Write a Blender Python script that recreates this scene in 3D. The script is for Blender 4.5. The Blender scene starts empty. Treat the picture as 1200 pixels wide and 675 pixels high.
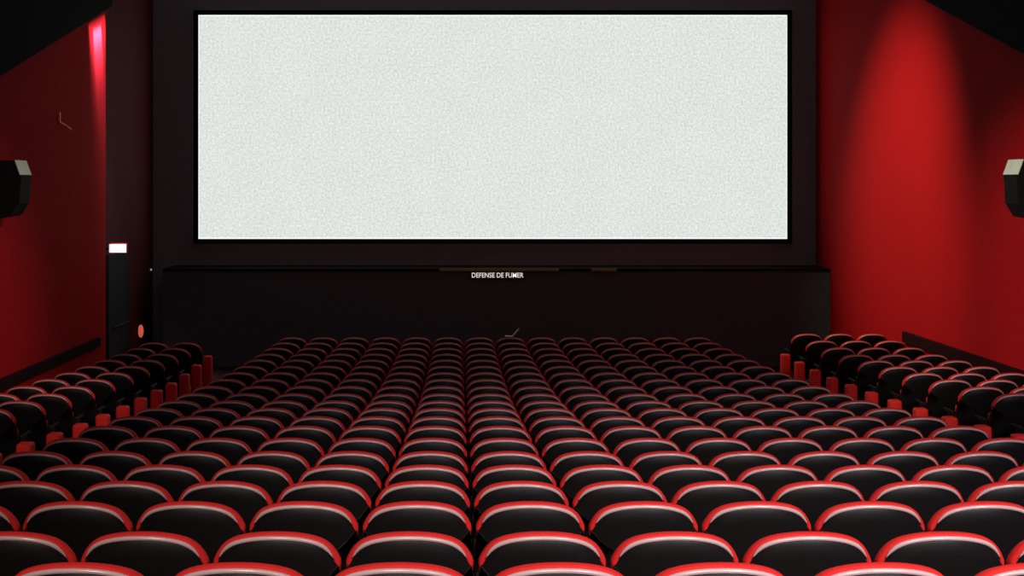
import bpy, bmesh, math
from mathutils import Vector, Matrix

C = bpy.context.scene.collection
SC = bpy.context.scene

# ------------------------------------------------------------------ view
F = 1542.0                      # focal length in pixels of the 1200 px wide frame
VX, VY = 539.0, 215.0           # where the room's long axis vanishes
CAM = 3.70                      # eye height above the front floor

cam_d = bpy.data.cameras.new('camera')
cam_d.sensor_width = 36.0
cam_d.lens = 36.0 * F / 1200.0
cam_d.shift_x = (600.0 - VX) / 1200.0
cam_d.shift_y = -(337.5 - VY) / 1200.0
cam_d.clip_end = 200
cam = bpy.data.objects.new('camera', cam_d)
C.objects.link(cam)
cam.location = (0, 0, CAM)
cam.rotation_euler = (math.pi / 2, 0, 0)
SC.camera = cam

# ------------------------------------------------------------------ materials
def mat(name, col, rough=0.6, spec=0.5, emit=None, estr=0.0, bump=None, vary=None, metallic=0.0, sheen=0.0):
    m = bpy.data.materials.new(name)
    m.use_nodes = True
    nt = m.node_tree
    b = nt.nodes['Principled BSDF']
    b.inputs['Base Color'].default_value = (*col, 1)
    b.inputs['Roughness'].default_value = rough
    b.inputs['Specular IOR Level'].default_value = spec
    b.inputs['Metallic'].default_value = metallic
    b.inputs['Sheen Weight'].default_value = sheen
    if emit:
        b.inputs['Emission Color'].default_value = (*emit, 1)
        b.inputs['Emission Strength'].default_value = estr
    tc = nt.nodes.new('ShaderNodeTexCoord')
    if vary:
        n = nt.nodes.new('ShaderNodeTexNoise')
        n.inputs['Scale'].default_value = vary[0]
        n.inputs['Detail'].default_value = 5
        nt.links.new(tc.outputs['Object'], n.inputs['Vector'])
        mx = nt.nodes.new('ShaderNodeMix'); mx.data_type = 'RGBA'
        mx.inputs[6].default_value = (*[c * (1 - vary[1]) for c in col], 1)
        mx.inputs[7].default_value = (*[min(1, c * (1 + vary[1])) for c in col], 1)
        nt.links.new(n.outputs['Fac'], mx.inputs[0])
        nt.links.new(mx.outputs[2], b.inputs['Base Color'])
    if bump:
        n2 = nt.nodes.new('ShaderNodeTexNoise')
        n2.inputs['Scale'].default_value = bump[0]
        n2.inputs['Detail'].default_value = 4
        nt.links.new(tc.outputs['Object'], n2.inputs['Vector'])
        bp = nt.nodes.new('ShaderNodeBump')
        bp.inputs['Strength'].default_value = bump[1]
        bp.inputs['Distance'].default_value = 0.01
        nt.links.new(n2.outputs['Fac'], bp.inputs['Height'])
        nt.links.new(bp.outputs['Normal'], b.inputs['Normal'])
    return m

M = {}
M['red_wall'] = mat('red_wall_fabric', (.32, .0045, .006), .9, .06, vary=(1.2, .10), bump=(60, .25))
M['dim_wall'] = mat('shaded_red_wall', (.075, .012, .012), .9, .15, bump=(60, .25))  # red wall darkened in its colour for the unlit recess
M['black_wall'] = mat('hazed_black_wall', (.20, .19, .197), .95, .2, vary=(2.0, .08), bump=(40, .2))  # black wall lifted to grey in place of haze
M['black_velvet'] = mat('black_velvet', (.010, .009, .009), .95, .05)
M['apron'] = mat('black_apron_cloth', (.085, .098, .104), .95, .1, bump=(60, .2))
M['carpet'] = mat('dark_carpet', (.030, .020, .020), .95, .1, vary=(20, .3), bump=(200, .4))
M['red_velvet'] = mat('red_velvet', (.50, .014, .012), .75, .2, vary=(25, .12), bump=(250, .15))
M['panel_red'] = mat('end_panel_red', (.68, .022, .016), .7, .2, vary=(25, .12))
M['piping'] = mat('pale_rim_highlight', (.42, .28, .27), .30, .6)  # pale colour painted in as the seat rim's highlight
M['shell'] = mat('black_shell', (.0050, .0040, .0040), .45, .14, bump=(300, .05))
M['plastic'] = mat('black_plastic', (.006, .005, .005), .6, .12)
M['speaker_black'] = mat('speaker_black', (.006, .006, .005), .8, .08, bump=(150, .2))
M['speaker_lit'] = mat('speaker_lit', (.55, .60, .46), .6, .3, vary=(12, .15))  # pale tone stands for light caught on the upper panel
M['rail'] = mat('dark_rail', (.014, .003, .003), .8, .05)
M['door'] = mat('dark_door', (.010, .011, .013), .8, .2)
M['strip'] = mat('olive_glint', (.30, .26, .10), .6, .3, vary=(9, .3))
M['paper'] = mat('pale_paper', (.62, .56, .60), .8, .2)
M['brass'] = mat('dull_brass', (.85, .28, .09), .4, .4)
M['sign_box'] = mat('sign_box', (.03, .03, .03), .6, .3)
M['letters'] = mat('lit_letters', (.6, .6, .57), .6, .2, emit=(.92, .90, .84), estr=.8)
M['exit_face'] = mat('exit_face', (.7, .65, .62), .5, .2, emit=(1, .84, .79), estr=.66)
M['exit_case'] = mat('exit_case', (.35, .03, .03), .5, .3)
M['red_glow'] = mat('red_glow', (.5, .08, .05), .4, .3, emit=(1, .16, .10), estr=.5)
M['dot'] = mat('dot_glow', (.3, .3, .3), .5, .3, emit=(.8, .75, .8), estr=.35)

def screen_material(w, h):
    m = bpy.data.materials.new('lit_screen')
    m.use_nodes = True
    nt = m.node_tree
    b = nt.nodes['Principled BSDF']
    b.inputs['Base Color'].default_value = (.02, .02, .02, 1)
    b.inputs['Roughness'].default_value = .9
    b.inputs['Specular IOR Level'].default_value = 0
    L = nt.links.new
    tc = nt.nodes.new('ShaderNodeTexCoord')
    n1 = nt.nodes.new('ShaderNodeTexNoise'); n1.inputs['Scale'].default_value = 22; n1.inputs['Detail'].default_value = 2; n1.inputs['Roughness'].default_value = .75
    n2 = nt.nodes.new('ShaderNodeTexNoise'); n2.inputs['Scale'].default_value = 1.3; n2.inputs['Detail'].default_value = 2
    L(tc.outputs['Object'], n1.inputs['Vector']); L(tc.outputs['Object'], n2.inputs['Vector'])
    ra = nt.nodes.new('ShaderNodeMapRange')
    ra.inputs['From Min'].default_value = .25; ra.inputs['From Max'].default_value = .75
    ra.inputs['To Min'].default_value = .585; ra.inputs['To Max'].default_value = .975
    L(n1.outputs['Fac'], ra.inputs['Value'])
    rb = nt.nodes.new('ShaderNodeMapRange')
    rb.inputs['From Min'].default_value = .3; rb.inputs['From Max'].default_value = .7
    rb.inputs['To Min'].default_value = .985; rb.inputs['To Max'].default_value = 1.015
    L(n2.outputs['Fac'], rb.inputs['Value'])
    mu = nt.nodes.new('ShaderNodeMath'); mu.operation = 'MULTIPLY'
    L(ra.outputs['Result'], mu.inputs[0]); L(rb.outputs['Result'], mu.inputs[1])
    # the brighter border line of the projected picture
    sp = nt.nodes.new('ShaderNodeSeparateXYZ'); L(tc.outputs['Object'], sp.inputs[0])
    def edge(sock, half, band):
        a = nt.nodes.new('ShaderNodeMath'); a.operation = 'ABSOLUTE'; L(sock, a.inputs[0])
        g = nt.nodes.new('ShaderNodeMath'); g.operation = 'GREATER_THAN'; L(a.outputs[0], g.inputs[0]); g.inputs[1].default_value = half - band
        return g
    ex, ez = edge(sp.outputs['X'], w / 2, .018), edge(sp.outputs['Z'], h / 2, .03)
    mxx = nt.nodes.new('ShaderNodeMath'); mxx.operation = 'MAXIMUM'
    L(ex.outputs[0], mxx.inputs[0]); L(ez.outputs[0], mxx.inputs[1])
    fin = nt.nodes.new('ShaderNodeMix'); fin.data_type = 'FLOAT'
    L(mxx.outputs[0], fin.inputs[0]); L(mu.outputs[0], fin.inputs[2]); fin.inputs[3].default_value = .98
    b.inputs['Emission Color'].default_value = (.955, 1.0, .958, 1)
    L(fin.outputs[0], b.inputs['Emission Strength'])
    return m

# ------------------------------------------------------------------ helpers
def obj(name, bm, m, parent=None, smooth=False, loc=(0, 0, 0)):
    bmesh.ops.recalc_face_normals(bm, faces=bm.faces)
    me = bpy.data.meshes.new(name)
    bm.to_mesh(me); bm.free()
    if smooth:
        for p in me.polygons:
            p.use_smooth = True
    me.materials.append(m)
    o = bpy.data.objects.new(name, me)
    C.objects.link(o)
    o.location = loc
    if parent:
        o.parent = parent
    return o

def struct(name, bm, m, parent=None):
    o = obj(name, bm, m, parent)
    if not parent:
        o['kind'] = 'structure'
    return o

def tag(o, label, cat, group=None):
    o['label'] = label; o['category'] = cat
    if group:
        o['group'] = group
    return o

def thing(name, label, cat, loc=(0, 0, 0), group=None):
    o = bpy.data.objects.new(name, None)
    o.empty_display_size = .1
    C.objects.link(o); o.location = loc
    return tag(o, label, cat, group)

def bx(bm, x0, x1, y0, y1, z0, z1, bevel=0.0, seg=2):
    vs = [bm.verts.new((x, y, z)) for z in (z0, z1) for y in (y0, y1) for x in (x0, x1)]
    idx = [(0, 2, 3, 1), (4, 5, 7, 6), (0, 1, 5, 4), (2, 6, 7, 3), (0, 4, 6, 2), (1, 3, 7, 5)]
    fs = [bm.faces.new([vs[i] for i in f]) for f in idx]
    if bevel:
        es = list({e for f in fs for e in f.edges})
        bmesh.ops.bevel(bm, geom=es, offset=bevel, segments=seg, profile=.5, affect='EDGES')
    return bm

def box(*a, **k):
    return bx(bmesh.new(), *a, **k)

def prism(bm, pts, axis, a0, a1):
    """pts: polygon in the two other axes; extruded along axis ('x','y','z') from a0 to a1"""
    def P(p, a):
        return {'x': (a, p[0], p[1]), 'y': (p[0], a, p[1]), 'z': (p[0], p[1], a)}[axis]
    r0 = [bm.verts.new(P(p, a0)) for p in pts]
    r1 = [bm.verts.new(P(p, a1)) for p in pts]
    n = len(pts)
    bm.faces.new(r0); bm.faces.new(r1[::-1])
    for i in range(n):
        bm.faces.new((r0[i], r0[(i + 1) % n], r1[(i + 1) % n], r1[i]))
    return bm

def tube(bm, path, r, n=8, closed=False):
    rings = []
    for i, p in enumerate(path):
        p = Vector(p)
        a = Vector(path[max(0, i - 1)]); b = Vector(path[min(len(path) - 1, i + 1)])
        t = (b - a).normalized()
        u = t.cross(Vector((0, 1, 0)))
        if u.length < 1e-4:
            u = t.cross(Vector((1, 0, 0)))
        u.normalize(); v = t.cross(u)
        rings.append([bm.verts.new(p + r * (math.cos(2 * math.pi * k / n) * u + math.sin(2 * math.pi * k / n) * v)) for k in range(n)])
    for a, b in zip(rings, rings[1:]):
        for k in range(n):
            bm.faces.new((a[k], a[(k + 1) % n], b[(k + 1) % n], b[k]))
    bm.faces.new(rings[0]); bm.faces.new(rings[-1][::-1])
    return bm

def loft(bm, rings, cap0=True, cap1=True):
    R = [[bm.verts.new(p) for p in r] for r in rings]
    n = len(R[0])
    for a, b in zip(R, R[1:]):
        for k in range(n):
            bm.faces.new((a[k], a[(k + 1) % n], b[(k + 1) % n], b[k]))
    if cap0: bm.faces.new(R[0])
    if cap1: bm.faces.new(R[-1][::-1])
    return bm

# ------------------------------------------------------------------ the room
PITCH = .56
ROWS = 21
def rowY(k):
    return 4.55 + .95 * k
HT = [2.345, 2.602, 2.785, 2.99, 3.19, 3.38, 3.54, 3.685, 3.84, 3.99, 4.14, 4.275, 4.385, 4.485, 4.575, 4.655, 4.725, 4.785, 4.835, 4.88, 4.92]
SEAT_H = .95
def rowZ(k):                                         # floor height of a row
    if k < 0:
        return CAM - HT[0] * PITCH - SEAT_H - .13 * k
    return CAM - HT[min(k, 20)] * PITCH - SEAT_H
def side_raise(k, right):                            # the side blocks stand on low platforms
    base = {17: .03, 18: .07, 19: .12}.get(k, 0)
    return (.08 + base * .6) if right else base
XL, XR = -6.22, 7.48                                 # side walls
XA = -6.45                                           # recessed wall with the exit door
YC = 23.1                                            # where the recess begins
YF = 27.65                                           # front wall
TOP = CAM + 6.0

bm = bmesh.new()
for k in range(-8, ROWS):
    y0, y1, z = rowY(k) - .30, rowY(k) + .65, rowZ(k)
    if k == ROWS - 1:
        y1 = YF
    bx(bm, -4.2, 5.45, y0, y1, z - .5, z)
    bx(bm, XA, -4.2, y0, y1, z - .5, z)
    bx(bm, 5.45, XR, y0, y1, z - .5, z + (side_raise(k, True) if 8 <= k < ROWS - 1 else 0))
struct('floor', bm, M['carpet'])

struct('wall_left', box(XL - .3, XL, -3.35, YC, -.6, TOP), M['red_wall'])
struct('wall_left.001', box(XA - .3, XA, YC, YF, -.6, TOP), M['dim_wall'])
struct('wall_right', box(XR, XR + .3, -3.35, YF, -.6, TOP), M['red_wall'])
struct('wall_front', box(XA - .3, XR + .3, YF, YF + .3, -.6, TOP), M['black_wall'])

# black panels standing in for the shade above a sloping light cut-off
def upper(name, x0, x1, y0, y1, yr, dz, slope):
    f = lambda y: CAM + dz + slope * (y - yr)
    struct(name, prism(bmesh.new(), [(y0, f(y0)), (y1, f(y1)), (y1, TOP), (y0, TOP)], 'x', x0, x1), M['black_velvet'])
upper('wall_shade_1', XL, XL + .12, 13.0, YC, 21.9, 2.755, .30)
upper('wall_shade_2', XR - .12, XR, 13.0, YF, 20.9, 2.92, .33)

# dark rails along both side walls
struct('trim_3', box(XL, XL + .06, 13.0, 22.6, CAM - 2.80, CAM - 2.635, bevel=.01), M['rail'])
struct('trim_4', box(XR - .06, XR, 12.0, 22.1, CAM - 2.66, CAM - 2.48, bevel=.01), M['rail'])

# exit door in the recess
d = struct('door_1', box(XA, XA + .05, 24.0, 25.45, 0, CAM - 1.30), M['door'])
obj('push_bar', tube(bmesh.new(), [(XA + .09, 24.2, 1.05), (XA + .09, 25.25, 1.05)], .018), M['plastic'], d)

# the stage apron below the screen
st = thing('stage', 'low black stage apron running across the front wall below the white screen', 'stage', (0, 26.6, 0))
st['kind'] = 'structure'
STZ = CAM - 1.72
obj('stage_front', box(-6.0, XR, 0, 1.05, 0, STZ - .04), M['apron'], st)
obj('stage_deck', box(-6.0, XR, -.04, 1.05, STZ - .04, STZ, bevel=.008), M['black_velvet'], st)
for a, b in ((515, 655), (693, 723)):  # thin strips coloured as the light caught along the deck lip
    x0, x1 = (a - VX) * 26.55 / F, (b - VX) * 26.55 / F
    obj('edge_glint', box(x0, x1, -.055, -.04, STZ - .045, STZ + .01), M['strip'], st)

# ------------------------------------------------------------------ screen
SY = 27.5
sx0, sx1 = (232.5 - VX) * SY / F, (922.5 - VX) * SY / F
sz0, sz1 = CAM - (280 - VY) * SY / F, CAM + (VY - 17.5) * SY / F
w, h = sx1 - sx0, sz1 - sz0
scr = thing('projection_screen', 'wide white cinema screen glowing with fine grain on the black front wall', 'screen', ((sx0 + sx1) / 2, SY, (sz0 + sz1) / 2))
obj('screen_surface', box(-w / 2, w / 2, 0, .03, -h / 2, h / 2), screen_material(w, h), scr)
bm = bmesh.new()
fw = .10
bx(bm, -w / 2 - fw, w / 2 + fw, -.02, .10, h / 2, h / 2 + fw)
bx(bm, -w / 2 - fw, w / 2 + fw, -.02, .10, -h / 2 - fw, -h / 2)
bx(bm, -w / 2 - fw, -w / 2, -.02, .10, -h / 2, h / 2)
bx(bm, w / 2, w / 2 + fw, -.02, .10, -h / 2, h / 2)
obj('masking_frame', bm, M['black_velvet'], scr)

# ------------------------------------------------------------------ signs and small fittings
def text_mesh(s, width, height, depth):
    cu = bpy.data.curves.new('lettering', 'FONT')
    cu.body = s; cu.size = 1; cu.extrude = .02
    cu.align_x = 'CENTER'; cu.align_y = 'CENTER'
    cu.offset = .004
    t = bpy.data.objects.new('tmp', cu); C.objects.link(t)
    bpy.context.view_layer.update()
    dg = bpy.context.evaluated_depsgraph_get()
    me = bpy.data.meshes.new_from_object(t.evaluated_get(dg))
    bpy.data.objects.remove(t)
    xs = [v.co.x for v in me.vertices]; ys = [v.co.y for v in me.vertices]; zs = [v.co.z for v in me.vertices]
    cx, cy = (max(xs) + min(xs)) / 2, (max(ys) + min(ys)) / 2
    for v in me.vertices:
        x = (v.co.x - cx) / (max(xs) - min(xs)) * width
        z = (v.co.y - cy) / (max(ys) - min(ys)) * height
        y = -depth if v.co.z > (max(zs) + min(zs)) / 2 else 0
        v.co = (x, y, z)
    me.name = 'lettering'
    return me
SGY = 26.55
x0, x1 = (553 - VX) * SGY / F, (613.5 - VX) * SGY / F
zc = CAM - (322.5 - VY) * SGY / F
sg = thing('no_smoking_sign', 'long thin sign of lit white capital letters under the screen', 'sign', ((x0 + x1) / 2, SGY + .05, zc))
obj('backing', box(-(x1 - x0) / 2 - .04, (x1 - x0) / 2 + .04, -.03, 0, -.085, .085, bevel=.006), M['sign_box'], sg)
me = text_mesh('DEFENSE DE FUMER', x1 - x0, .098, .012)
me.materials.append(M['letters'])
lo = bpy.data.objects.new('lettering', me); C.objects.link(lo); lo.parent = sg; lo.location = (0, -.03, 0)
lo['label'] = 'glowing white capital letters'

EY = 23.6
x0, x1 = (127.5 - VX) * EY / F, (148.5 - VX) * EY / F
z0, z1 = CAM - (296 - VY) * EY / F, CAM - (286 - VY) * EY / F
ex = thing('exit_sign', 'small glowing white box sign above the dark exit door', 'sign', ((x0 + x1) / 2, EY, z0))
wd = x1 - x0
obj('housing', box(-wd / 2, wd / 2, 0, .06, -.012, z1 - z0 + .012, bevel=.006), M['exit_case'], ex)
obj('light_panel', box(-wd / 2 + .008, wd / 2 - .008, -.012, 0, 0, z1 - z0 - .006, bevel=.004), M['exit_face'], ex)
obj('bracket', box(XA - (x0 + x1) / 2, -wd / 2 + .01, .02, .04, .05, .08), M['plastic'], ex)

ly = 26.3
lz = CAM - (388 - VY) * ly / F
lx = (165 - VX) * ly / F
rl = thing('wall_lamp', 'small glowing red lamp low on the dark wall beyond the exit door', 'lamp', (lx, ly, lz))
bm = bmesh.new()
bmesh.ops.create_uvsphere(bm, u_segments=16, v_segments=10, radius=1)
for v in bm.verts:
    v.co = Vector((v.co.x * .055, v.co.y * .055, v.co.z * .13))
obj('lamp_cover', bm, M['red_glow'], rl, smooth=True)
obj('back_plate', box(XA - lx, -.045, -.05, .05, -.14, .14, bevel=.008), M['plastic'], rl)

iy = 27.4
ix = (177 - VX) * iy / F
il = thing('indicator_light', 'tiny pale indicator light on the dark wall between exit sign and screen', 'light', (ix, iy, CAM - (316 - VY) * iy / F))
bm = bmesh.new()
bmesh.ops.create_uvsphere(bm, u_segments=12, v_segments=8, radius=.022)
obj('bulb', bm, M['dot'], il, smooth=True)
obj('socket', box(XA - ix, -.012, -.02, .02, -.02, .02, bevel=.004), M['plastic'], il)

# angle bracket on the left wall
by = 20.4
bz = CAM + (VY - 143) * by / F
br = thing('wall_bracket', 'thin dull orange angle bracket on the red wall above the left speaker', 'bracket', (XL, by, bz))
obj('upright', box(0, .03, -.03, .0, 0, .15, bevel=.004), M['brass'], br)
bm = bmesh.new()
tube(bm, [(.015, -.01, .0), (.06, .22, -.055), (.07, .40, -.10)], .013)
obj('arm', bm, M['brass'], br)

# surround speakers
def speaker(side, label):
    X0 = XL if side < 0 else XR
    s = 1 if side < 0 else -1
    o = thing('surround_speaker', label, 'speaker', (X0, 17.1 if side < 0 else 16.45, CAM), 'black surround speakers on the side walls')
    prof = [(.14, .30), (.43, .30), (.50, .11), (.475, -.26), (.38, -.42), (.14, -.46)]
    obj('cabinet', prism(bmesh.new(), [(s * a, b) for a, b in prof], 'y', 0, .44), M['speaker_black'], o)
    # slanting upper panel, its pale colour painted in for light from above
    n = Vector((.19, .07)).normalized() * .012
    a, b = Vector((.43, .30)), Vector((.50, .11))
    obj('upper_panel', prism(bmesh.new(), [(s * p.x, p.y) for p in (a, a + n, b + n, b)], 'y', .0, .44), M['speaker_lit'], o)['label'] = 'upper panel tinted greenish grey as caught light'
    a, b = Vector((.50, .10)), Vector((.475, -.26))
    n = Vector((.012, -.001))
    obj('grille', prism(bmesh.new(), [(s * p.x, p.y) for p in (a, a + n, b + n, b)], 'y', .02, .42), M['speaker_black'], o)
    obj('bracket', box(*sorted((-s * .01, s * .15)), .14, .30, -.20, .10), M['plastic'], o)
speaker(-1, 'black wall speaker with lit-tinted upper panel on the dim left wall')
speaker(1, 'black wall speaker with lit-tinted upper panel on the bright right wall')

# ------------------------------------------------------------------ the seat
A = .277
def drop(u):
    u = abs(u)
    return .07 * u ** 2.2 + .085 * u ** 8
def base_outline(zb, n=30):
    pts = [(-A, zb), (-A, zb + .6 * (SEAT_H - .155 - zb))]
    for k in range(n + 1):
        u = -math.cos(math.pi * k / n)
        u = math.copysign(abs(u) ** .75, u)
        pts.append((A * u, SEAT_H - drop(u)))
    pts += [(A, zb + .6 * (SEAT_H - .155 - zb)), (A, zb)]
    return pts
def arch(i, zb=.40):
    """outline of the backrest, inset by i, as (x, z) from lower left over the top to lower right"""
    b = base_outline(zb)
    j = min(i, .04)
    out = []
    for q, p in enumerate(b):
        a, c = Vector(b[max(0, q - 1)]), Vector(b[min(len(b) - 1, q + 1)])
        t = (c - a).normalized()
        v = Vector(p) + Vector((t.y, -t.x)) * j
        out.append(v)
    if i > j:
        f = (A - i) / (A - j)
        zc = .55
        out = [Vector((v.x * f, zc + (v.y - zc) * f)) for v in out]
    return [(v.x, v.y) for v in out]
def lean(z, x=0):
    return (SEAT_H - z) * .14 + .05 * (x / A) ** 2
def ring(i, y, zb=.40):
    return [(x, y + lean(z, x), z) for x, z in arch(i, zb)]

def side(z):
    """0 on the arch, 1 down the sides, where the shell wraps the pad"""
    t = min(1, max(0, (.825 - z) / .07))
    return t * t * (3 - 2 * t)
def ring2(i, y, zb, ds, dy):
    base, full = arch(i, zb), arch(max(i + ds, 0), zb)
    out = []
    for a, b in zip(base, full):
        g = side(a[1])
        x, z = a[0] + (b[0] - a[0]) * g, a[1]
        out.append((x, y + dy * g + lean(z, x), z))
    return out
def pad_mesh():
    spec = [(.028, -.016), (.020, -.026), (.009, -.026), (.002, -.017), (0, -.004), (0, .014), (.006, .032), (.022, .046), (.06, .056), (.13, .060)]
    return loft(bmesh.new(), [ring2(i, y, .40 + i * .3, max(0, .022 - i), 0) for i, y in spec])
def shell_mesh():
    spec = [(.022, -.006, -.022, .050), (.020, -.010, -.020, .040), (.024, -.028, -.024, .0), (.034, -.036, -.026, 0), (.075, -.042, -.02, 0), (.14, -.045, 0, 0)]
    return loft(bmesh.new(), [ring2(i, y, .30 + i * .3, ds, dy) for i, y, ds, dy in spec])
def highlight_mesh():  # tapered strip shaped like the highlight on the rim
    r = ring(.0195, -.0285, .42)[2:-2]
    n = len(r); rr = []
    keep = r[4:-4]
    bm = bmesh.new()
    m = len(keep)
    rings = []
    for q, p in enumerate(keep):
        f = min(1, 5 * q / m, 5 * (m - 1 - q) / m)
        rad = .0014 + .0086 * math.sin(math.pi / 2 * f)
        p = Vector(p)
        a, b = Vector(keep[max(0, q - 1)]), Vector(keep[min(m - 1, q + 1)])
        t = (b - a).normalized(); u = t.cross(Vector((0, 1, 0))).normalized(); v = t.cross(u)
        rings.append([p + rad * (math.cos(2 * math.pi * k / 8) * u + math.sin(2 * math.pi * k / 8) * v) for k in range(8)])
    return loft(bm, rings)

def make_seat():
    t = thing('cinema_seat', 'seat', 'seat')
    obj('back_pad', pad_mesh(), M['red_velvet'], t, True)['label'] = 'red velvet back pad with a rounded rim'
    obj('back_shell', shell_mesh(), M['shell'], t, True)['label'] = 'black back shell'
    obj('piping', highlight_mesh(), M['piping'], t, True)['label'] = 'pale strip drawn as the highlight along the arched top'
    obj('seat_cushion', box(-.235, .235, .175, .285, .40, .70, bevel=.03, seg=3), M['red_velvet'], t, True)
    for s in (-1, 1):
        obj('armrest', box(*sorted((s * .243, s * .277)), .19, .52, .595, .63, bevel=.008), M['plastic'], t)
        obj('side_frame', box(*sorted((s * .25, s * .272)), .20, .40, 0, .595, bevel=.004), M['plastic'], t)
    return t

def copy_tree(root):
    r = root.copy(); C.objects.link(r)
    for ch in root.children:
        c = ch.copy(); C.objects.link(c); c.parent = r
    return r

proto = make_seat()
used = [False]
def place(x, k, dz=0.0):
    t = proto if not used[0] else copy_tree(proto)
    used[0] = True
    t.location = (x, rowY(k), rowZ(k) + dz)
    return t

ORD = 'first second third fourth fifth sixth seventh eighth ninth tenth eleventh twelfth thirteenth fourteenth fifteenth sixteenth seventeenth eighteenth nineteenth twentieth'.split()
SEAM = .068
BACK = 19                       # rows past this one are the dim remainder
def in_view(x, k, half=.30):
    Y = rowY(k)
    return VX + F * (x + half) / Y > 0 and VX + F * (x - half) / Y < 1200

rest = []
for k in range(ROWS):
    for j in list(range(-6, 0)) + list(range(0, 8)):
        x = SEAM + (j + .5) * PITCH
        if not in_view(x, k):
            continue
        if k > BACK:
            rest.append((x, rowY(k), rowZ(k)))
            continue
        t = place(x, k)
        if j == -6:
            where = 'at the left aisle'
        elif j == 7:
            where = 'at the right aisle'
        else:
            where = f'{ORD[-j - 1]} left of central gap' if j < 0 else f'{ORD[j]} right of central gap'
        if k == 0:
            lab = f'red-rimmed cinema seat cut off by the bottom edge, {where}'
        else:
            lab = f'red-rimmed cinema seat, {ORD[k]} row up from bottom edge, {where}'
        tag(t, lab, 'seat', 'seats in the main block')

# the dim rows nearest the stage
pm, sm, ppm = pad_mesh(), shell_mesh(), highlight_mesh()
def many(src, name, m, parent):
    bm = bmesh.new()
    me = bpy.data.meshes.new('tmp'); bmesh.ops.recalc_face_normals(src, faces=src.faces); src.to_mesh(me); src.free()
    for p in rest:
        n0 = len(bm.verts)
        bm.from_mesh(me)
        bm.verts.ensure_lookup_table()
        bmesh.ops.translate(bm, verts=bm.verts[n0:], vec=p)
    o = obj(name, bm, m, parent, True)
    o['kind'] = 'stuff'
    return o
rs = thing('cinema_seats', 'last dim row of red-rimmed seats right in front of the black stage', 'seats')
rs['kind'] = 'stuff'
many(pm, 'back_pads', M['red_velvet'], rs)
many(sm, 'back_shells', M['shell'], rs)
many(ppm, 'rim_highlights', M['piping'], rs)
lg = bmesh.new()
for s in (-1, 1):
    bx(lg, *sorted((s * .25, s * .272)), .20, .40, 0, .6)
bx(lg, -.235, .235, .175, .285, .40, .70)
many(lg, 'seat_bases', M['plastic'], rs)

# side blocks
def end_panel(t, s):
    bm = box(s * .365 - .078, s * .365 + .078, 0, .16, 0, .59, bevel=.03, seg=3)
    obj('end_panel', bm, M['panel_red'], t, True)['label'] = 'red upholstered end panel facing the aisle'
panel = {}
POS = {'right': ['beside the red aisle panel', 'middle of three', 'against the wall'],
       'left': ['beside the red aisle panel', 'beside the wall']}
for side, s, xa in (('left', -1, -4.35), ('right', 1, 5.61)):
    for k in range(8, 20):
        for j in range(3 if s > 0 else 2):
            x = xa + s * (.085 + PITCH * (j + .5))
            if not in_view(x, k, .30 if j else .5):
                continue
            t = place(x, k, side_raise(k, True) if s > 0 else 0)
            tag(t, f'dark cinema seat, {side} side block, {ORD[19 - k]} row from the stage, {POS[side][j]}', 'seat', f'seats in the {side} side block')
            if j == 0:
                if s not in panel:
                    end_panel(t, -s)
                    c = panel[s] = [c for c in t.children if c.name.startswith('end_panel')][0]
                else:
                    c = panel[s].copy(); C.objects.link(c); c.parent = t
                c.scale.z = 1 + (side_raise(k, False) / .59 if s < 0 else 0)
print('SEATS', sum(1 for o in C.objects if o.name.startswith('cinema_seat') and o.parent is None), len(rest))

# pale scrap of paper on the front seats
py = rowY(20)
pz = CAM - (397 - VY) * py / F
pa = [(592, 395.5), (600, 396), (608, 387)]
bm = bmesh.new()
top = [((a - VX) * py / F, CAM - (b - VY) * py / F) for a, b in pa]
prism(bm, [(x, z + .012) for x, z in top] + [(x, z - .012) for x, z in top[::-1]], 'y', -.04, .05)
pp = obj('paper', bm, M['paper'], loc=(0, py, .022))
tag(pp, 'small bent pale scrap of paper lying on the dim seats below the lit letters', 'paper')

# ------------------------------------------------------------------ light
def spot(name, loc, aim, power, col, angle, blend, size=.3):
    l = bpy.data.lights.new(name, 'SPOT')
    l.energy = power; l.color = col
    l.spot_size = math.radians(angle); l.spot_blend = blend; l.shadow_soft_size = size
    o = bpy.data.objects.new(name, l); C.objects.link(o)
    o.location = loc
    o.rotation_euler = (Vector(aim) - Vector(loc)).to_track_quat('-Z', 'Y').to_euler()
    return o

# house lights at the rear of the hall
spot('house_light', (4.4, -3.0, CAM + 5.0), (3.4, 4.2, CAM - 1.4), 7500, (.96, .93, 1.0), 50, 1.0)
spot('house_light.001', (-1.0, -3.0, CAM + 5.0), (.2, 4.2, CAM - 1.4), 3700, (1.0, .86, .78), 46, 1.0)
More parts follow.
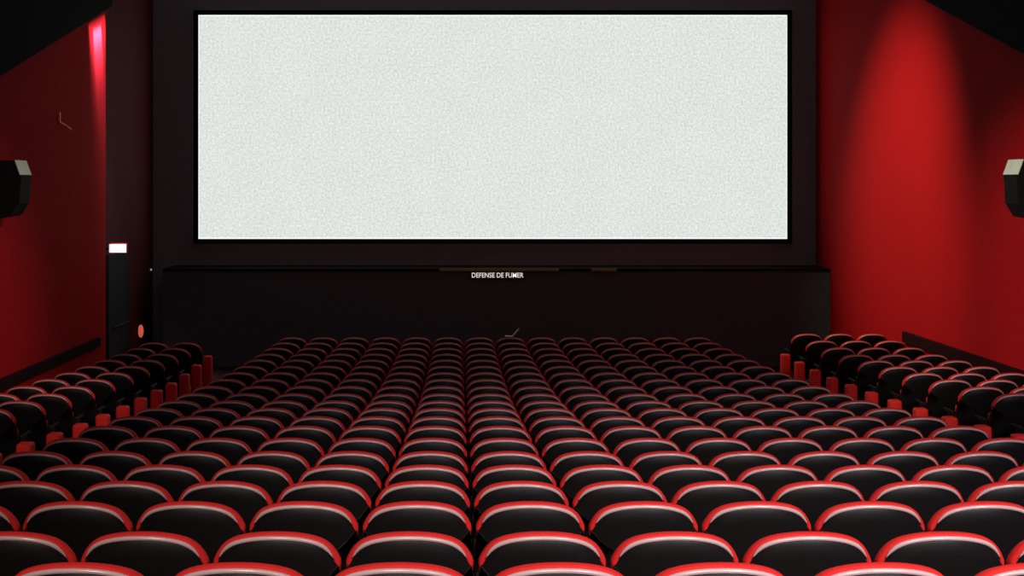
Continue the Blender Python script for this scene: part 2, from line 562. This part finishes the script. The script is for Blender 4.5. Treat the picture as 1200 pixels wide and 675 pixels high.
# unseen fill spots added to brighten the aisle panels and lower walls
spot('aisle_fill', (-4.6, 3.0, CAM + 3.2), (-4.9, 13.2, CAM - 2.5), 1250, (1.0, .82, .74), 21, 1.0, .15)
spot('aisle_fill.001', (5.4, 3.0, CAM + 3.2), (5.9, 14.6, CAM - 2.6), 1300, (1.0, .88, .92), 22, 1.0, .15)
# wall washer aimed from the middle of the ceiling at the right wall
spot('wall_washer', (.6, 20.5, CAM + 5.5), (XR, 22.4, CAM - .4), 4300, (1.0, .85, .60), 46, 1.0, .12)
# slot light grazing the left wall
l = bpy.data.lights.new('slot_light', 'AREA')
l.shape = 'RECTANGLE'; l.size = 1.05; l.size_y = .08
l.energy = 26; l.color = (1.0, .80, .95); l.spread = math.radians(30)
o = bpy.data.objects.new('slot_light', l); C.objects.link(o)
o.location = (XL + .06, 22.5, CAM + 2.755 + .30 * .6 - .02)
o.rotation_euler = Matrix(((0, -1, 0), (.958, 0, -.287), (.287, 0, .958))).to_euler()

l = bpy.data.lights.new('slot_lamp', 'AREA')
l.shape = 'RECTANGLE'; l.size = .52; l.size_y = .03
l.energy = 34; l.color = (.55, .50, 1.0); l.spread = math.radians(16)
o = bpy.data.objects.new('slot_lamp', l); C.objects.link(o)
o.location = (XL + .075, 22.5, CAM + 2.91)
zz = -Vector((-.17, .20, -.96)).normalized()
xx = Vector((0, .958, .287)); xx = (xx - zz * xx.dot(zz)).normalized()
yy = zz.cross(xx)
o.rotation_euler = Matrix((xx, yy, zz)).transposed().to_euler()
# unseen spots added across the hall to brighten the lower side walls
spot('wall_glow_fill', (3.0, 10.0, CAM + 3.4), (XL, 16.6, CAM - 1.7), 2300, (1.0, .92, .90), 27, 1.0, .15)
spot('wall_glow_fill.001', (-2.0, 10.0, CAM + 3.4), (XR, 17.2, CAM - 1.5), 4800, (1.0, .90, .80), 27, 1.0, .15)

W = bpy.data.worlds.new('world'); SC.world = W
W.use_nodes = True
W.node_tree.nodes['Background'].inputs['Color'].default_value = (.96, .95, 1.0, 1)
W.node_tree.nodes['Background'].inputs['Strength'].default_value = .13

SC.view_settings.view_transform = 'Standard'
SC.view_settings.look = 'None'
SC.view_settings.exposure = 0
SC.view_settings.gamma = 1
SC.view_settings.use_curve_mapping = False
SC.cycles.use_denoising = True
SC.cycles.max_bounces = 6
